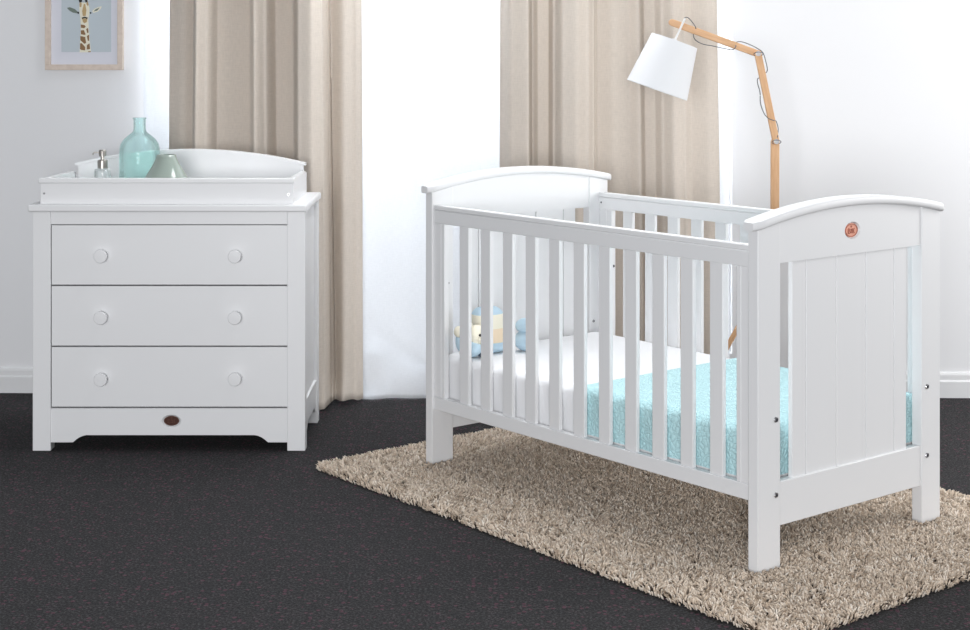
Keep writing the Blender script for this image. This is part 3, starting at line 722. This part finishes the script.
keep &= ~((cd_x < .03) & (cd_y < .03) & (np.hypot(.03-cd_x, .03-cd_y) > .034))
px, py = px[keep], py[keep]; N = len(px)
Ln = RNG.uniform(.014, .024, N); ang = RNG.uniform(0, 2*pi, N); lean = RNG.uniform(.4, 1.3, N)
# clumps lean the same way
ang = ang*.35+4*np.sin(px*37+2.1*np.sin(py*29))+3*np.cos(py*41+1.7*np.sin(px*33))
# outermost tufts lean outwards a little
wd = RNG.uniform(.0018, .0031, N)
dxl, dyl = np.cos(ang), np.sin(ang)
# keep tufts near the legs from leaning into them
for xa, xb in ((-pt, 0), (-L, -L+pt)):
    for ya, yb in ((0, pw), (Wd-pw, Wd)):
        nr = (px > xa-.028) & (px < xb+.028) & (py > ya-.028) & (py < yb+.028)
        cx_, cy_ = np.clip(px, xa, xb), np.clip(py, ya, yb); ddx, ddy = px-cx_, py-cy_; nn_ = np.hypot(ddx, ddy)+1e-6
        dxl = np.where(nr, ddx/nn_, dxl); dyl = np.where(nr, ddy/nn_, dyl); Ln = np.where(nr, Ln*.75, Ln)
levels = [0, .45, .8, 1.0]; radf = [.8, 1.0, .85, .15]; k3_ = 3
edge = np.minimum.reduce([px-rx0, rx1-px, py-ry0, ry1-py]); eN = np.clip(1-(edge+.004)/.018, 0, 1)
ox_ = np.where(px-rx0 < .014, -1, np.where(rx1-px < .014, 1, 0)); oy_ = np.where(py-ry0 < .014, -1, np.where(ry1-py < .014, 1, 0))
dxl = dxl*(1-eN)+ox_*eN; dyl = dyl*(1-eN)+oy_*eN; Ln = Ln*(1-.25*eN)
V = np.zeros((N, 4, k3_, 3), np.float32); rot = RNG.uniform(0, 2*pi, N); base_z = .008*(1-eN)+.001
for li, (lv, rf) in enumerate(zip(levels, radf)):
    h_ = base_z+Ln*(lv*(1-.40*lean*lv)); out = Ln*lean*.75*lv**1.5
    for q in range(k3_):
        a = rot+2*pi*q/k3_+lv*1.5
        V[:, li, q, 0] = px+dxl*out+wd*rf*np.cos(a); V[:, li, q, 1] = py+dyl*out+wd*rf*np.sin(a); V[:, li, q, 2] = h_
V = V.reshape(-1, 3)
base = (np.arange(N)*12)[:, None, None]
fq = []
for li in range(3):
    for q in range(3):
        r_ = (q+1) % 3; fq.append([li*3+q, li*3+r_, (li+1)*3+r_, (li+1)*3+q])
fq = np.array(fq)[None]; Fq = (fq+base).reshape(-1, 4)
me = bpy.data.meshes.new('pile'); nf = len(Fq)
me.vertices.add(len(V)); me.vertices.foreach_set('co', V.ravel()); me.loops.add(nf*4); me.loops.foreach_set('vertex_index', Fq.ravel().astype(np.int32))
me.polygons.add(nf); me.polygons.foreach_set('loop_start', (np.arange(nf)*4).astype(np.int32)); me.polygons.foreach_set('loop_total', np.full(nf, 4, np.int32))
me.update(calc_edges=True); me.materials.append(M_shag)
at_ = me.attributes.new('tone', 'FLOAT', 'POINT'); tone = np.clip(RNG.normal(.5, .26, N), 0, 1); at_.data.foreach_set('value', np.repeat(tone, 12).astype(np.float32))
me.polygons.foreach_set('use_smooth', np.ones(nf, bool))
pile = newobj('pile', me, rug); pile['kind'] = 'stuff'

# ------------------------------------------------------------------ floor lamp
DL = 5.50
lamp = tag(empty('floor_lamp', (X(774.5, DL), DL, 0)), 'beech floor lamp with bent arm and tilted white shade behind the cot', 'floor lamp')
lx = X(774.5, DL)
def LP(px, py, dy=0): return Vector((X(px, DL)-lx, dy, Z(py, DL)))
def beam(name, p0, p1, w, d, parent=lamp, m=M_beech, ext=0, rnd=True):
    """flat timber with rounded ends, local z along the beam"""
    v = p1-p0; ln = v.length; bm = bmesh.new(); pts = []
    for k in range(9): a = pi+pi*k/8; pts.append((w/2*math.cos(a), w/2*math.sin(a) if rnd else 0))
    for k in range(9): a = pi*k/8; pts.append((w/2*math.cos(a), ln+(w/2*math.sin(a) if rnd else 0)))
    prism(bm, pts, 'y', -d/2, d/2)
    o = from_bm(name, bm, m, parent, bevel=.002); o.location = p0
    zax = v.normalized(); yax = Vector((0, 1, 0)); xax = yax.cross(zax).normalized(); yax = zax.cross(xax)
    o.rotation_euler = Matrix((xax, yax, zax)).transposed().to_euler(); return o
j1 = LP(775, 141); j2 = LP(757, 53.5); e3 = LP(672, 22.5)
beam('pole', Vector((0, 0, .56)), j1-Vector((0, 0, .004)), .0275, .022)
beam('middle_arm', j1+Vector((0, -.018, 0)), j2+Vector((0, -.018, 0)), .024, .014)
beam('upper_arm', j2, e3, .0235, .020)
for j in (j1, j2):
    bm = bmesh.new(); cyl(bm, (j.x, -.034, j.z), (j.x, .016, j.z), .007, n=16); cyl(bm, (j.x, -.030, j.z), (j.x, -.026, j.z), .009, n=20); from_bm('joint_bolt', bm, M_steel, lamp)
    bm = bmesh.new(); tube(bm, [Vector((j.x+.0155*math.cos(a), -.028-.006*math.sin(a), j.z+.007*math.sin(a)-.002)) for a in [2*pi*k/24 for k in range(25)]], .0014, 6); from_bm('cable_loop', bm, M_cable, lamp)
# hub and three legs
bm = bmesh.new(); lathe(bm, [(.0001,.50),(.015,.50),(.017,.505),(.017,.575),(.015,.58),(.0001,.58)], 0, 0, 28); from_bm('hub', bm, M_beech, lamp)
for a in (183, 250, 110):
    d = Vector((math.cos(math.radians(a)), math.sin(math.radians(a)), 0)); bm = bmesh.new()
    cyl(bm, d*.018+Vector((0, 0, .54)), d*.325+Vector((0, 0, .004)), .0095, .0085, n=16); from_bm('leg', bm, M_beech, lamp, smooth=False)
# shade
tc, bc = LP(674, 40.7, -.012), LP(656.6, 90, -.012)
zax = (tc-bc).normalized(); sh_l = (tc-bc).length
bm = bmesh.new(); rB, rT = .1085, .0820; prof = [(rB, 0), (rT, sh_l), (rT-.0015, sh_l), (rB-.0015, 0), (rB, 0)]
lathe(bm, prof, 0, 0, 72); bmesh.ops.remove_doubles(bm, verts=bm.verts[:], dist=1e-5)
sp_ = from_bm('lamp_shade', bm, M_shade, lamp, smooth=True); sp_.data.set_sharp_from_angle(angle=.8); sp_.location = bc
q_ = zax.to_track_quat('Z', 'Y'); sp_.rotation_mode = 'QUATERNION'; sp_.rotation_quaternion = q_
bm = bmesh.new()
for k in range(3):
    a = 2*pi*k/3; tube(bm, [Vector((0, 0, sh_l-.01)), Vector((rT*.97*math.cos(a), rT*.97*math.sin(a), sh_l-.004))], .0015, 6)
cyl(bm, (0, 0, sh_l-.07), (0, 0, sh_l-.004), .018, n=20); from_bm('lamp_holder', bm, M_white_metal, sp_)
bm = bmesh.new(); blob(bm, (0, 0, sh_l-.10), .028); from_bm('bulb', bm, mat('opal_bulb', (.85, .85, .83), .3), sp_, smooth=True)
rod_t = LP(684.5, 18.5, -.014)
bm = bmesh.new(); cyl(bm, tc-zax*.01, rod_t, .0036, n=12); cyl(bm, tc-zax*.002, tc+zax*.006, .009, n=14); from_bm('hanger_rod', bm, M_white_metal, lamp)
def cable(pts):
    bm = bmesh.new(); tube(bm, catmull([LP(a, b, c) for a, b, c in pts], 8), .00165, 6); from_bm('cable', bm, M_cable, lamp, smooth=True)
cable([(683.5,18,-.014),(687,17.6,-.016),(691,21.5,-.018),(695,27.5,-.018),(695.5,31,.014),(694,35,.016),(695.5,40,.0),(702,44,-.016),(712,46,-.018),(724,48.6,-.018),(732,49.5,-.016),(735,46.5,-.018),(736,43,.014),(741,41.6,.014),(749,44,.014),(757,48,.008),(762,52.5,-.014),(764.5,60,-.018),(766.5,70,-.016),(765,74,.014),(762,77,.016),(757.6,79,.0),(757,84,-.016),(759,92,-.02),(759.5,103,-.02),(763,113,-.02),(767,118,-.03),(772,120,-.03),(775.5,121,-.01),(777.5,128,-.012),(776,137,-.028)])
